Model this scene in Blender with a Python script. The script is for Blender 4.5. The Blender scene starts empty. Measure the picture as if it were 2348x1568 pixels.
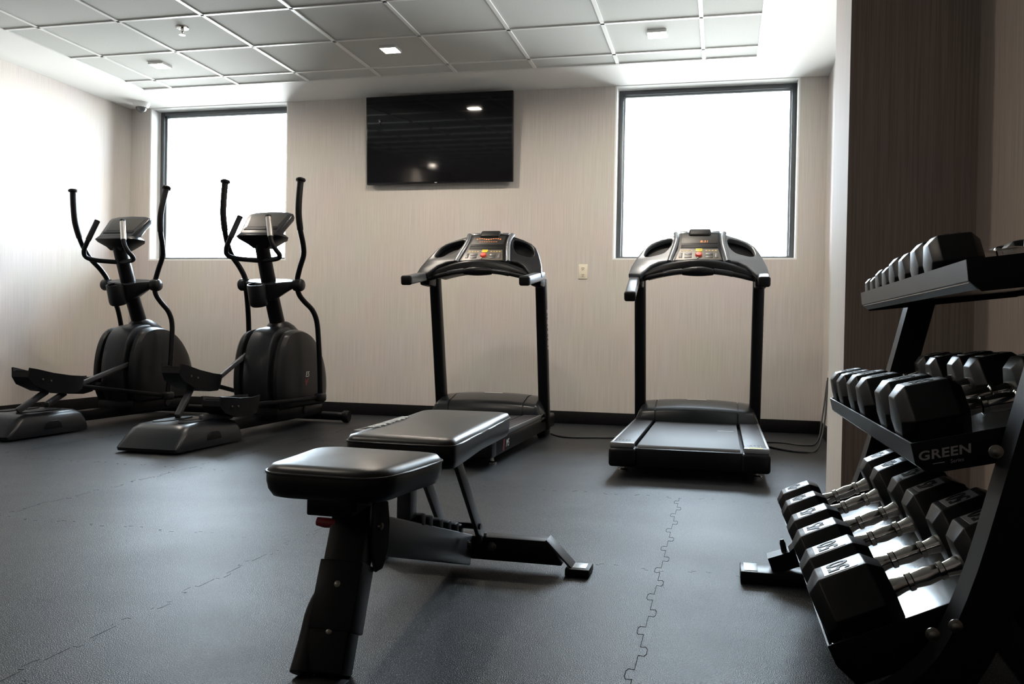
import bpy, bmesh, math, random
from mathutils import Vector as V, Matrix, Euler
random.seed(7)
SC = bpy.context.scene
COL = SC.collection
PI = math.pi
R = math.radians

# ------------------------------------------------------------------ materials
def mat(name, col, rough=0.5, metal=0.0, spec=0.5, coat=0.0, coat_r=0.1, emit=None, es=0.0):
    m = bpy.data.materials.new(name); m.use_nodes = True
    b = m.node_tree.nodes['Principled BSDF']
    b.inputs['Base Color'].default_value = (*col, 1) if len(col) == 3 else col
    b.inputs['Roughness'].default_value = rough
    b.inputs['Metallic'].default_value = metal
    b.inputs['Specular IOR Level'].default_value = spec
    b.inputs['Coat Weight'].default_value = coat
    b.inputs['Coat Roughness'].default_value = coat_r
    if emit:
        b.inputs['Emission Color'].default_value = (*emit, 1)
        b.inputs['Emission Strength'].default_value = es
    return m

def nodes(m):
    nt = m.node_tree
    return nt, nt.nodes, nt.links, nt.nodes['Principled BSDF']

def grain(m, scale=60.0, bump=0.1, vary=0.25, dist=0.002, detail=3.0):
    """fine procedural grain: bump plus slight value variation"""
    nt, N, L, b = nodes(m)
    tc = N.new('ShaderNodeTexCoord'); no = N.new('ShaderNodeTexNoise')
    no.inputs['Scale'].default_value = scale; no.inputs['Detail'].default_value = detail
    L.new(tc.outputs['Object'], no.inputs['Vector'])
    bp = N.new('ShaderNodeBump'); bp.inputs['Strength'].default_value = bump; bp.inputs['Distance'].default_value = dist
    L.new(no.outputs['Fac'], bp.inputs['Height']); L.new(bp.outputs['Normal'], b.inputs['Normal'])
    if vary:
        c = tuple(b.inputs['Base Color'].default_value)[:3]
        cr = N.new('ShaderNodeValToRGB')
        cr.color_ramp.elements[0].position = 0.3; cr.color_ramp.elements[1].position = 0.7
        cr.color_ramp.elements[0].color = (*[x * (1 - vary) for x in c], 1)
        cr.color_ramp.elements[1].color = (*[x * (1 + vary) for x in c], 1)
        L.new(no.outputs['Fac'], cr.inputs['Fac']); L.new(cr.outputs['Color'], b.inputs['Base Color'])
    return m

def wallpaper(name, c1, c2, axis='X'):
    m = mat(name, c1, 0.75, spec=0.25)
    nt, N, L, b = nodes(m)
    tc = N.new('ShaderNodeTexCoord'); mp = N.new('ShaderNodeMapping')
    mp.inputs['Scale'].default_value = (1, 1, 0.012)
    L.new(tc.outputs['Object'], mp.inputs['Vector'])
    n1 = N.new('ShaderNodeTexNoise'); n1.inputs['Scale'].default_value = 230; n1.inputs['Detail'].default_value = 2
    L.new(mp.outputs['Vector'], n1.inputs['Vector'])
    n2 = N.new('ShaderNodeTexNoise'); n2.inputs['Scale'].default_value = 2.2; n2.inputs['Detail'].default_value = 2
    L.new(tc.outputs['Object'], n2.inputs['Vector'])
    cr = N.new('ShaderNodeValToRGB')
    cr.color_ramp.elements[0].position = 0.36; cr.color_ramp.elements[0].color = (*c2, 1)
    cr.color_ramp.elements[1].position = 0.62; cr.color_ramp.elements[1].color = (*c1, 1)
    L.new(n1.outputs['Fac'], cr.inputs['Fac'])
    mx = N.new('ShaderNodeMix'); mx.data_type = 'RGBA'; mx.blend_type = 'MULTIPLY'
    mx.inputs['Factor'].default_value = 0.12
    L.new(cr.outputs['Color'], mx.inputs['A']); L.new(n2.outputs['Color'], mx.inputs['B'])
    L.new(mx.outputs['Result'], b.inputs['Base Color'])
    bp = N.new('ShaderNodeBump'); bp.inputs['Strength'].default_value = 0.12; bp.inputs['Distance'].default_value = 0.001
    L.new(n1.outputs['Fac'], bp.inputs['Height']); L.new(bp.outputs['Normal'], b.inputs['Normal'])
    return m

M = {}
M['paper'] = wallpaper('wallpaper_beige', (.66, .615, .58), (.585, .54, .502))
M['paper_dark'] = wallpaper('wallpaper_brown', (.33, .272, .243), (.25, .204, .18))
M['white'] = mat('white_paint', (.86, .86, .84), 0.6, spec=.3)
M['tile'] = grain(mat('ceiling_tile', (.60, .61, .59), 0.85, spec=.15), 160, .25, .06)
M['tbar'] = mat('grid_white', (.85, .85, .83), 0.4)
M['base'] = grain(mat('baseboard_black', (.006, .0055, .0065), 0.5, spec=.18), 40, .05, .2)
M['alu'] = mat('window_aluminium', (.10, .105, .11), 0.4, .5)
M['alu_light'] = mat('window_sash', (.36, .39, .41), 0.4, .5)
M['steel'] = grain(mat('black_powder_coat', (.0042, .004, .0052), 0.36, spec=.17), 300, .08, .15)
M['steel_grey'] = grain(mat('grey_powder_coat', (.05, .052, .06), 0.4, .2), 300, .08, .15)
M['lip'] = grain(mat('rack_lip_coat', (.020, .021, .024), 0.36, spec=.4), 300, .08, .15)
M['plastic'] = grain(mat('black_plastic', (.0042, .0042, .0052), 0.36, spec=.17), 250, .06, .15)
M['plastic_dark'] = mat('dark_grey_plastic', (.0085, .0087, .010), 0.34, spec=.2)
M['plastic_grey'] = mat('graphite_plastic', (.014, .015, .018), 0.33, .08, spec=.25, coat=.05)
M['silver'] = mat('silver_plastic', (.135, .145, .16), 0.34, .4, coat=.15)
M['hood'] = mat('hood_plastic', (.012, .0145, .017), 0.3, .08, spec=.3, coat=.10, coat_r=.2)
M['housing'] = mat('grey_housing_plastic', (.009, .0105, .0135), 0.32, .10, spec=.28, coat=.08, coat_r=.2)
M['rubber'] = grain(mat('black_rubber', (.004, .004, .0046), 0.5, spec=.16), 200, .12, .2)
M['grip'] = mat('foam_grip', (.0055, .005, .006), 0.55, spec=.18)
M['chrome'] = mat('chrome', (.60, .57, .53), 0.14, 1.0)
M['zinc'] = mat('zinc_bolt', (.22, .21, .18), 0.34, 1.0)
M['leather'] = grain(mat('black_vinyl', (.005, .0048, .0052), 0.37, spec=.30), 420, .1, .1)
M['seam'] = mat('vinyl_piping', (.02, .02, .024), 0.4)
M['belt'] = grain(mat('running_belt', (.042, .044, .049), 0.58, spec=.30), 350, .15, .12)
M['rail'] = grain(mat('foot_rail_tread', (.030, .028, .034), 0.5, 0, spec=.28), 90, .25, .35)
M['rail_edge'] = mat('foot_rail_trim', (.20, .21, .22), 0.38, .5)
M['print'] = mat('white_print', (.62, .62, .60), 0.5)
M['print_grey'] = mat('grey_print', (.30, .30, .30), 0.5)
M['red'] = mat('red_plastic', (.10, .005, .008), 0.45)
M['pin'] = mat('red_pin', (.22, .008, .016), 0.4)
M['red_btn'] = mat('stop_button', (.62, .06, .04), 0.35, emit=(.8, .05, .02), es=.05)
M['yellow'] = mat('yellow_key', (.75, .58, .03), 0.4, emit=(.9, .65, .02), es=.06)
M['amber'] = mat('amber_key_print', (.50, .36, .12), 0.5)
M['warn'] = mat('yellow_warning_label', (.72, .62, .05), 0.45)
M['key'] = mat('dark_key', (.05, .05, .055), 0.4)
M['key_edge'] = mat('brown_key_panel', (.10, .085, .065), 0.4)
M['lcd'] = mat('lcd_window', (.020, .019, .018), 0.42, spec=.2)
M['led'] = mat('led_amber', (.1, .02, .0), .5, emit=(1.0, .30, .06), es=.55)
M['numplate'] = mat('dumbbell_number_plate', (.16, .165, .17), 0.36, .2, spec=.5)
M['hex'] = grain(mat('hex_rubber', (.004, .004, .0048), 0.36, spec=.30), 150, .07, .12)
M['tray'] = mat('rack_tray_gloss', (.11, .115, .12), 0.22, .25, coat=.9, coat_r=.16)
M['screen'] = mat('tv_glass', (.004, .004, .0055), 0.045, spec=.32)
M['bezel'] = mat('tv_bezel', (.010, .010, .012), 0.25)
M['outlet'] = mat('ivory_outlet', (.80, .74, .60), 0.4)
M['slot'] = mat('outlet_slot', (.03, .03, .03), 0.6)
M['cord'] = mat('black_cord', (.012, .012, .013), 0.5)
M['display'] = mat('grey_display', (.030, .029, .027), 0.5, spec=.2)
M['camera'] = mat('camera_white', (.75, .75, .73), 0.4)
M['dome'] = mat('smoked_dome', (.10, .10, .105), 0.12, coat=.5)
M['lamp'] = mat('warm_lamp', (1, .9, .75), .5, emit=(1.0, .885, .75), es=330.0)
M['lamp_trim'] = mat('lamp_trim', (.8, .8, .78), .4)
M['sensor'] = mat('pulse_sensor_steel', (.75, .70, .67), 0.3, .9)
M['seamline'] = mat('mat_joint', (.006, .006, .007), 0.9, spec=.1)
M['seamfaint'] = mat('mat_joint_tight', (.009, .0095, .0105), 0.7, spec=.15)

def make_floor_mat():
    m = mat('rubber_floor', (.03, .031, .033), 0.5, spec=.185)
    nt, N, L, b = nodes(m)
    tc = N.new('ShaderNodeTexCoord')
    no = N.new('ShaderNodeTexNoise'); no.inputs['Scale'].default_value = 360; no.inputs['Detail'].default_value = 1
    L.new(tc.outputs['Object'], no.inputs['Vector'])
    cr = N.new('ShaderNodeValToRGB')
    e = cr.color_ramp.elements
    e[0].position = .38; e[0].color = (.0012, .0014, .0017, 1)
    e[1].position = .60; e[1].color = (.0034, .0042, .0054, 1)
    n = e.new(.68); n.color = (.19, .215, .25, 1)
    L.new(no.outputs['Fac'], cr.inputs['Fac']); L.new(cr.outputs['Color'], b.inputs['Base Color'])
    n2 = N.new('ShaderNodeTexNoise'); n2.inputs['Scale'].default_value = 1.7; n2.inputs['Detail'].default_value = 5
    L.new(tc.outputs['Object'], n2.inputs['Vector'])
    mr = N.new('ShaderNodeMapRange'); mr.inputs['From Min'].default_value = .3; mr.inputs['From Max'].default_value = .7
    mr.inputs['To Min'].default_value = .38; mr.inputs['To Max'].default_value = .47
    L.new(n2.outputs['Fac'], mr.inputs['Value']); L.new(mr.outputs['Result'], b.inputs['Roughness'])
    bp = N.new('ShaderNodeBump'); bp.inputs['Strength'].default_value = .6; bp.inputs['Distance'].default_value = .002
    L.new(no.outputs['Fac'], bp.inputs['Height']); L.new(bp.outputs['Normal'], b.inputs['Normal'])
    return m
M['floor'] = make_floor_mat()

def make_glass():
    m = bpy.data.materials.new('window_glass'); m.use_nodes = True
    nt = m.node_tree; N, L = nt.nodes, nt.links
    for n in list(N): N.remove(n)
    o = N.new('ShaderNodeOutputMaterial'); t = N.new('ShaderNodeBsdfTransparent'); g = N.new('ShaderNodeBsdfGlossy')
    t.inputs['Color'].default_value = (.95, .97, .97, 1); g.inputs['Roughness'].default_value = .03
    fr = N.new('ShaderNodeFresnel'); fr.inputs['IOR'].default_value = 1.45
    mx = N.new('ShaderNodeMixShader')
    L.new(fr.outputs['Fac'], mx.inputs['Fac']); L.new(t.outputs[0], mx.inputs[1]); L.new(g.outputs[0], mx.inputs[2])
    L.new(mx.outputs[0], o.inputs['Surface'])
    return m
M['glass'] = make_glass()

# ------------------------------------------------------------------ mesh helpers
def frame(o, x, y):
    """matrix with origin o, local x along x, local z along the normal of (x, y)"""
    x = V(x).normalized(); z = x.cross(V(y)).normalized(); y = z.cross(x)
    m = Matrix.Identity(4)
    for i, a in enumerate((x, y, z)):
        m[0][i], m[1][i], m[2][i] = a
    m.translation = V(o)
    return m

def spline(pts, k=6, closed=False):
    """Catmull-Rom through the points"""
    P = [V(p) for p in pts]; n = len(P); out = []
    rng = range(n) if closed else range(n - 1)
    for i in rng:
        if closed: a, b, c, d = P[(i - 1) % n], P[i], P[(i + 1) % n], P[(i + 2) % n]
        else: a, b, c, d = P[max(i - 1, 0)], P[i], P[i + 1], P[min(i + 2, n - 1)]
        for j in range(k):
            t = j / k
            out.append(.5 * ((2 * b) + (c - a) * t + (2 * a - 5 * b + 4 * c - d) * t * t + (3 * b - a - 3 * c + d) * t ** 3))
    if not closed: out.append(P[-1])
    return out

class MB:
    def __init__(s): s.bm = bmesh.new()
    def _merge(s, b, mx=None):
        if mx is not None: bmesh.ops.transform(b, matrix=mx, verts=b.verts)
        me = bpy.data.meshes.new('tmp'); b.to_mesh(me); b.free(); s.bm.from_mesh(me); bpy.data.meshes.remove(me)
        return s
    def box(s, lo, hi, bevel=0, seg=2, mx=None, taper=None):
        b = bmesh.new(); bmesh.ops.create_cube(b, size=1)
        c = [(lo[i] + hi[i]) / 2 for i in range(3)]; d = [hi[i] - lo[i] for i in range(3)]
        for v in b.verts:
            v.co = V((c[0] + v.co.x * d[0], c[1] + v.co.y * d[1], c[2] + v.co.z * d[2]))
            if taper: v.co = V(taper(v.co))
        if bevel: bmesh.ops.bevel(b, geom=b.edges[:], offset=bevel, segments=seg, profile=.5, affect='EDGES', clamp_overlap=True)
        return s._merge(b, mx)
    def bar(s, p, q, w, h, bevel=0, up=(0, 0, 1), seg=2):
        """rectangular bar from p to q, w sideways, h along up"""
        p, q = V(p), V(q); d = q - p
        x = d.normalized(); u = V(up)
        y = u.cross(x).normalized(); z = x.cross(y)
        m = Matrix.Identity(4)
        for i, a in enumerate((x, y, z)): m[0][i], m[1][i], m[2][i] = a
        m.translation = (p + q) / 2
        return s.box((-d.length / 2, -w / 2, -h / 2), (d.length / 2, w / 2, h / 2), bevel, seg, m)
    def tube(s, pts, r, n=12, closed=False, flat=None):
        P = [V(p) for p in pts]; N = len(P)
        rs = r if isinstance(r, (list, tuple)) else [r] * N
        b = bmesh.new(); rings = []
        T = []
        for i in range(N):
            if closed: t = P[(i + 1) % N] - P[i - 1]
            else: t = P[min(i + 1, N - 1)] - P[max(i - 1, 0)]
            T.append(t.normalized())
        u = V((1, 0, 0)) if abs(T[0].x) < .9 else V((0, 0, 1))
        u = (u - T[0] * u.dot(T[0])).normalized()
        for i in range(N):
            u = (u - T[i] * u.dot(T[i])).normalized(); w = T[i].cross(u)
            fu, fw = flat if flat else (1, 1)
            rings.append([b.verts.new(P[i] + rs[i] * (fu * math.cos(a) * u + fw * math.sin(a) * w)) for a in (2 * PI * j / n for j in range(n))])
        for i in range(N if closed else N - 1):
            A, B = rings[i], rings[(i + 1) % N]
            for j in range(n): b.faces.new((A[j], A[(j + 1) % n], B[(j + 1) % n], B[j]))
        if not closed:
            b.faces.new(list(reversed(rings[0]))); b.faces.new(rings[-1])
        bmesh.ops.recalc_face_normals(b, faces=b.faces)
        return s._merge(b)
    def lathe(s, prof, mx=None, n=20):
        """profile of (r, z) turned round local z"""
        b = bmesh.new(); rings = []
        for r, z in prof:
            if r < 1e-6: rings.append([b.verts.new((0, 0, z))])
            else: rings.append([b.verts.new((r * math.cos(2 * PI * j / n), r * math.sin(2 * PI * j / n), z)) for j in range(n)])
        for A, B in zip(rings, rings[1:]):
            for j in range(n):
                k = (j + 1) % n
                if len(A) == 1 and len(B) == 1: break
                if len(A) == 1: b.faces.new((A[0], B[j], B[k]))
                elif len(B) == 1: b.faces.new((A[j], A[k], B[0]))
                else: b.faces.new((A[j], A[k], B[k], B[j]))
        if len(rings[0]) > 1: b.faces.new(rings[0])
        if len(rings[-1]) > 1: b.faces.new(rings[-1])
        bmesh.ops.recalc_face_normals(b, faces=b.faces)
        return s._merge(b, mx)
    def loft(s, rings, cap=True, mx=None):
        b = bmesh.new(); Rg = [[b.verts.new(V(p)) for p in r] for r in rings]
        n = len(Rg[0])
        for A, B in zip(Rg, Rg[1:]):
            for j in range(n): b.faces.new((A[j], A[(j + 1) % n], B[(j + 1) % n], B[j]))
        if cap: b.faces.new(Rg[0]); b.faces.new(Rg[-1])
        bmesh.ops.recalc_face_normals(b, faces=b.faces)
        return s._merge(b, mx)
    def plate(s, outline, thick, mx=None, holes=(), bevel=0.0):
        """flat plate with holes in local xy, thickness centred on z"""
        cu = bpy.data.curves.new('c', 'CURVE'); cu.dimensions = '2D'; cu.fill_mode = 'BOTH'
        cu.extrude = max(thick / 2 - bevel, 0); cu.bevel_depth = bevel; cu.bevel_resolution = 2; cu.offset = -bevel
        for pts in (outline, *holes):
            sp = cu.splines.new('POLY'); sp.points.add(len(pts) - 1); sp.use_cyclic_u = True
            for p, q in zip(sp.points, pts): p.co = (q[0], q[1], 0, 1)
        return s._curve(cu, mx)
    def text(s, body, size, depth=.0006, mx=None, shear=0.0, spacing=1.0, bold=0.0):
        cu = bpy.data.curves.new('t', 'FONT'); cu.body = body; cu.size = size; cu.extrude = depth; cu.shear = shear
        cu.space_character = spacing; cu.offset = bold; cu.align_x = 'CENTER'; cu.align_y = 'CENTER'; cu.resolution_u = 3
        return s._curve(cu, mx)
    def _curve(s, cu, mx):
        ob = bpy.data.objects.new('tmpc', cu); COL.objects.link(ob)
        dg = bpy.context.evaluated_depsgraph_get()
        me = bpy.data.meshes.new_from_object(ob.evaluated_get(dg))
        b = bmesh.new(); b.from_mesh(me); bmesh.ops.remove_doubles(b, verts=b.verts, dist=1e-6)
        bmesh.ops.recalc_face_normals(b, faces=b.faces)
        bpy.data.meshes.remove(me); bpy.data.objects.remove(ob); bpy.data.curves.remove(cu)
        return s._merge(b, mx)
    def build(s, name, m, parent=None, smooth=38, label=None, **kw):
        me = bpy.data.meshes.new(name); s.bm.to_mesh(me); s.bm.free()
        me.materials.append(m)
        if smooth:
            me.polygons.foreach_set('use_smooth', [True] * len(me.polygons)); me.set_sharp_from_angle(angle=R(smooth))
        o = bpy.data.objects.new(name, me); COL.objects.link(o)
        if parent is not None: o.parent = parent
        if label: o['label'] = label
        for k, v in kw.items(): o[k] = v
        return o

def thing(name, label, cat, loc=(0, 0, 0), rotz=0, group=None):
    o = bpy.data.objects.new(name, None); COL.objects.link(o)
    o.empty_display_size = .1; o.location = loc; o.rotation_euler = (0, 0, rotz)
    o['label'] = label; o['category'] = cat
    if group: o['group'] = group
    return o
def tag(o, label, cat, group=None):
    o['label'] = label; o['category'] = cat
    if group: o['group'] = group
    return o
def struct_root(name):
    o = bpy.data.objects.new(name, None); COL.objects.link(o); o['kind'] = 'structure'; return o

# ------------------------------------------------------------------ the room
H = 2.665; XL, XR, XN = -.80, 5.155, 5.235
YB = -9.4                                  # wall behind the camera
CY0, CY1, CX = -3.25, -3.68, 4.83          # pillar on the right
W1 = (-.602, .752, 1.303, 2.664); W2 = (3.572, 4.955, 1.303, 2.664)
ST = dict(kind='structure')

MB().box((XL - .2, YB - .2, -.15), (XN + .2, .25, 0)).build('floor', M['floor'], smooth=0, **ST)
floor = bpy.data.objects['floor']
# far wall with two window openings
m = MB(); T = .22
xs = [XL - .2, W1[0], W1[1], W2[0], W2[1], XR + .2]
for a, b_, op in ((0, 1, 0), (1, 2, 1), (2, 3, 0), (3, 4, 1), (4, 5, 0)):
    if op:
        m.box((xs[a], 0, 0), (xs[b_], T, W1[2])); m.box((xs[a], 0, W1[3]), (xs[b_], T, H + .12))
    else: m.box((xs[a], 0, 0), (xs[b_], T, H + .12))
m.build('wall_far', M['paper'], smooth=0, **ST)
MB().box((XL - .2, YB, 0), (XL, 0, H + .12)).build('wall_left', M['paper'], smooth=0, **ST)
MB().box((XR, CY0, 0), (XR + .2, 0, H + .12)).build('wall_right', M['paper'], smooth=0, **ST)
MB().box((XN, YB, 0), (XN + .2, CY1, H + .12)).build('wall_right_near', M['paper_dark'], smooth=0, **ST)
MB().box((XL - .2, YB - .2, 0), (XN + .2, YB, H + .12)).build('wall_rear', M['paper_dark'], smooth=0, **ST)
pil = MB().box((CX, CY1 + .004, 0), (XN + .2, CY0, H + .12)).build('pillar', M['paper'], smooth=0, **ST)
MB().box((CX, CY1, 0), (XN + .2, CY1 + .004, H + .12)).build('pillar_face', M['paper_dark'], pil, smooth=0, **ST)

# baseboards
BH, BT = .098, .014
def baseboard(name, lo, hi):
    MB().box(lo, hi, .004).build(name, M['base'], **ST)
baseboard('baseboard_far', (XL, -BT, 0), (XR, 0, BH))
baseboard('baseboard_left', (XL, YB, 0), (XL + BT, -BT, BH))
baseboard('baseboard_right', (XR - BT, CY0, 0), (XR, -BT, BH))
baseboard('baseboard_right_near', (XN - BT, YB, 0), (XN, CY1, BH))

# suspended ceiling: white plaster border, lay-in tiles a little higher, white grid bars
gx0, gx1, gy1, gy0 = -.283, 4.634, -.53, -8.7
m = MB()
m.box((XL - .2, gy1, H), (XN + .2, .25, H + .12))
m.box((XL - .2, YB - .2, H), (XN + .2, gy0, H + .12))
m.box((XL - .2, gy0, H), (gx0, gy1, H + .12)); m.box((gx1, gy0, H), (XN + .2, gy1, H + .12))
m.box((gx0, gy0, H + .08), (gx1, gy1, H + .12))
ceil = m.build('ceiling', M['white'], smooth=0, **ST)
cols = [-.011 + .61 * i for i in range(0, 8)]; rows = [-.758 - .61 * j for j in range(0, 14)]
rows = [r for r in rows if r > gy0 + .05]
LIGHTS = [(.292, -1.115), (2.141, -1.151), (3.975, -1.131), (3.05, -2.96), (2.141, -4.85), (-.51, -7.53)]  # the two lamps above the view are added for fill light
hl = .062
cx_ = [gx0] + cols + [gx1]; cy_ = [gy1] + rows + [gy0]
m = MB(); zt = H + .010
for i in range(len(cx_) - 1):
    for j in range(len(cy_) - 1):
        x0, x1, y1, y0 = cx_[i] + .005, cx_[i + 1] - .005, cy_[j] - .005, cy_[j + 1] + .005
        lt = [l for l in LIGHTS if x0 < l[0] < x1 and y0 < l[1] < y1]
        if not lt: m.box((x0, y0, zt), (x1, y1, zt + .016))
        else:
            lx, ly = lt[0]
            m.box((x0, y0, zt), (lx - hl, y1, zt + .016)); m.box((lx + hl, y0, zt), (x1, y1, zt + .016))
            m.box((lx - hl, y0, zt), (lx + hl, ly - hl, zt + .016)); m.box((lx - hl, ly + hl, zt), (lx + hl, y1, zt + .016))
m.build('ceiling_tiles', M['tile'], ceil, smooth=0, **ST)
m = MB()
for x in cols: m.box((x - .012, gy0, H + .003), (x + .012, gy1, H + .03))
for y in rows: m.box((gx0, y - .011, H + .003), (gx1, y + .011, H + .0292))
m.build('ceiling_grid', M['tbar'], ceil, smooth=0, **ST)
m = MB()
m.box((gx0, gy1 - .016, H + .001), (gx1, gy1, H + .028)); m.box((gx0, gy0, H + .001), (gx0 + .016, gy1 - .016, H + .028))
m.box((gx1 - .016, gy0, H + .001), (gx1, gy1 - .016, H + .028))
m.build('ceiling_edge_angle', M['tbar'], ceil, smooth=0, **ST)

# windows
def window(name, w):
    x0, x1, z0, z1 = w
    r = struct_root(name)
    e = .012
    m = MB()
    m.box((x0, .001, z0), (x0 + e, T, z1)); m.box((x1 - e, .001, z0), (x1, T, z1)); m.box((x0 + e, .001, z1 - .003), (x1 - e, T, z1))
    m.build('reveal', M['white'], r, smooth=0, **ST)
    MB().box((x0 + e, .001, z0), (x1 - e, T, z0 + e)).build('sill', M['white'], r, smooth=0, **ST)
    x0 += e; x1 -= e; z0 += e; z1 -= .003; f = .036; ya, yb = .135, .215
    m = MB()
    m.box((x0, ya, z0), (x0 + f, yb, z1), .003); m.box((x1 - f, ya, z0), (x1, yb, z1), .003)
    m.box((x0 + f, ya, z1 - f), (x1 - f, yb, z1), .003); m.box((x0 + f, ya, z0), (x1 - f, yb, z0 + f * .6), .003)
    m.build('frame', M['alu'], r, **ST)
    x0 += f; x1 -= f; z0 += f * .6; z1 -= f; f = .014; ya, yb = .165, .215
    m = MB()
    m.box((x0, ya, z0), (x0 + f, yb, z1)); m.box((x1 - f, ya, z0), (x1, yb, z1))
    m.box((x0 + f, ya, z1 - f), (x1 - f, yb, z1)); m.box((x0 + f, ya, z0), (x1 - f, yb, z0 + f * .5))
    m.build('sash', M['alu_light'], r, smooth=0, **ST)
    MB().box((x0 + f * .5, .188, z0 + f * .3), (x1 - f * .5, .194, z1 - f * .5)).build('pane', M['glass'], r, smooth=0, **ST)
    return r
window('window_1', W1); window('window_2', W2)

# interlocking floor mats: dovetail joints
def joint(line_pts):
    m = MB()
    for a, b_ in zip(line_pts, line_pts[1:]):
        m.bar((*a, .0004), (*b_, .0004), .0032, .0008)
    return m
def dovetail(p, q, pitch=.14, amp=.017, jit=.2):
    p, q = V(p), V(q); d = (q - p); L_ = d.length; d.normalize(); nrm = V((-d.y, d.x)); out = [p.copy()]
    k = 0; n = int(L_ / pitch)
    for i in range(n):
        s0 = i * pitch; sg = 1 if i % 2 == 0 else -1
        for a, o in ((.06, 0), (.04, .75), (.14, 1), (.36, 1), (.46, .75), (.44, 0), (.98, 0)):
            out.append(p + d * (s0 + a * pitch) + nrm * amp * sg * o)
    return out
m = MB()
seam_x = 4.255
for pts in (dovetail((seam_x, -5.9), (seam_x, -2.9)),):
    for a, b_ in zip(pts, pts[1:]): m.bar((a.x, a.y, .0004), (b_.x, b_.y, .0002), .0015, .0007)
m.build('floor_joint', M['seamline'], floor, smooth=0, **ST)
m = MB()
for X in (3.04, 1.82, .60):
    pts = dovetail((X, -6.2), (X, -.6))
    for k, (a, b_) in enumerate(zip(pts, pts[1:])):
        if (k * 7) % 5 < 3: m.bar((a.x, a.y, .0001), (b_.x, b_.y, .0001), .0012, .0006)
for Y in (-5.40, -4.18, -2.96, -1.74):
    pts = dovetail((-.7, Y), (5.0, Y))
    for k, (a, b_) in enumerate(zip(pts, pts[1:])):
        if (k * 11) % 7 < 3: m.bar((a.x, a.y, .0001), (b_.x, b_.y, .0001), .0010, .0006)
m.build('floor_joint', M['seamfaint'], floor, smooth=0, **ST)

# ------------------------------------------------------------------ things on ceiling and walls
LLAB = ['square warm recessed ceiling light in the tile above the security camera side window',
        'square warm recessed ceiling light in the tile above the television',
        'square warm recessed ceiling light in the tile above the window behind the treadmill',
        'added unseen square fill light over the open floor between treadmills and bench, above the view',
        'added unseen square fill light over the near floor beside the bench, above the view',
        'square warm ceiling light at the rear of the room, reflected low in the television']
for i, (x, y) in enumerate(LIGHTS):
    lab = LLAB[i]
    t = thing('ceiling_light', lab, 'light', (x, y, H - .007), 0, 'recessed square ceiling lights')
    h = hl - .001
    m = MB()
    for lo, hi in (((-h, -h, 0), (-h + .006, h, .05)), ((h - .006, -h, 0), (h, h, .05)), ((-h + .006, -h, 0), (h - .006, -h + .006, .05)), ((-h + .006, h - .006, 0), (h - .006, h, .05))):
        m.box(lo, hi)
    m.build('trim', M['lamp_trim'], t, smooth=0)
    MB().box((-h + .006, -h + .006, .006), (h - .006, h - .006, .012)).build('lens', M['lamp'], t, smooth=0)

t = thing('security_camera', 'small white dome security camera in the corner of the ceiling', 'camera', (-.555, -.19, H))
MB().lathe([(.0, 0), (.072, 0), (.072, -.012), (.064, -.034), (.05, -.042), (.0, -.042)]).build('housing', M['camera'], t)
MB().lathe([(.046, -.038), (.046, -.05), (.040, -.067), (.026, -.08), (.010, -.086), (0, -.087)]).build('dome', M['dome'], t)

t = thing('fire_sprinkler', 'small chrome fire sprinkler head hanging from a ceiling tile', 'sprinkler', (.939, -1.79, zt))
MB().lathe([(0, 0), (.042, 0), (.040, -.006), (.022, -.009), (0, -.009)]).build('escutcheon', M['chrome'], t)
m = MB().lathe([(0, -.008), (.012, -.008), (.010, -.028), (.004, -.034), (.004, -.046), (.020, -.047), (.020, -.050), (0, -.050)])
m.build('nozzle', M['chrome'], t)

# television
t = thing('television', 'large black wall mounted flat television between the two windows', 'television', (2.143, -.064, 2.283))
t.rotation_euler = (R(3.4), 0, R(-.3))
hw, hh = .628, .360
MB().box((-hw, -.022, -hh), (hw, .012, hh), .006).build('bezel', M['bezel'], t)
MB().box((-hw + .008, -.0238, -hh + .016), (hw - .008, -.0215, hh - .008)).build('screen', M['screen'], t, smooth=0)
MB().box((-.42, .012, -.30), (.42, .045, .10), .01).build('back_cover', M['bezel'], t)
MB().box((-.22, .03, -.2), (.22, .056, .2), .002).build('wall_bracket', M['steel'], t)
MB().box((-.030, -.0245, -hh + .0055), (-.010, -.0222, -hh + .0105)).build('maker_mark', M['print'], t, smooth=0, label='small pale maker mark under the screen')

t = thing('wall_outlet', 'ivory duplex power outlet on the wall between the treadmills', 'outlet', (3.342, 0, 1.208))
MB().box((-.036, -.007, -.058), (.036, 0, .058), .003).build('cover_plate', M['outlet'], t)
for s in (-1, 1):
    o = MB().box((-.017, -.0095, s * .026 - .017), (.017, -.006, s * .026 + .017), .004).build('socket', M['outlet'], t)
    m = MB()
    for x in (-.007, .007): m.box((x - .0018, -.0105, s * .026 - .004), (x + .0018, -.0094, s * .026 + .008))
    m.box((-.003, -.0105, s * .026 - .013), (.003, -.0094, s * .026 - .008))
    m.build('slots', M['slot'], o, smooth=0)
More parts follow.
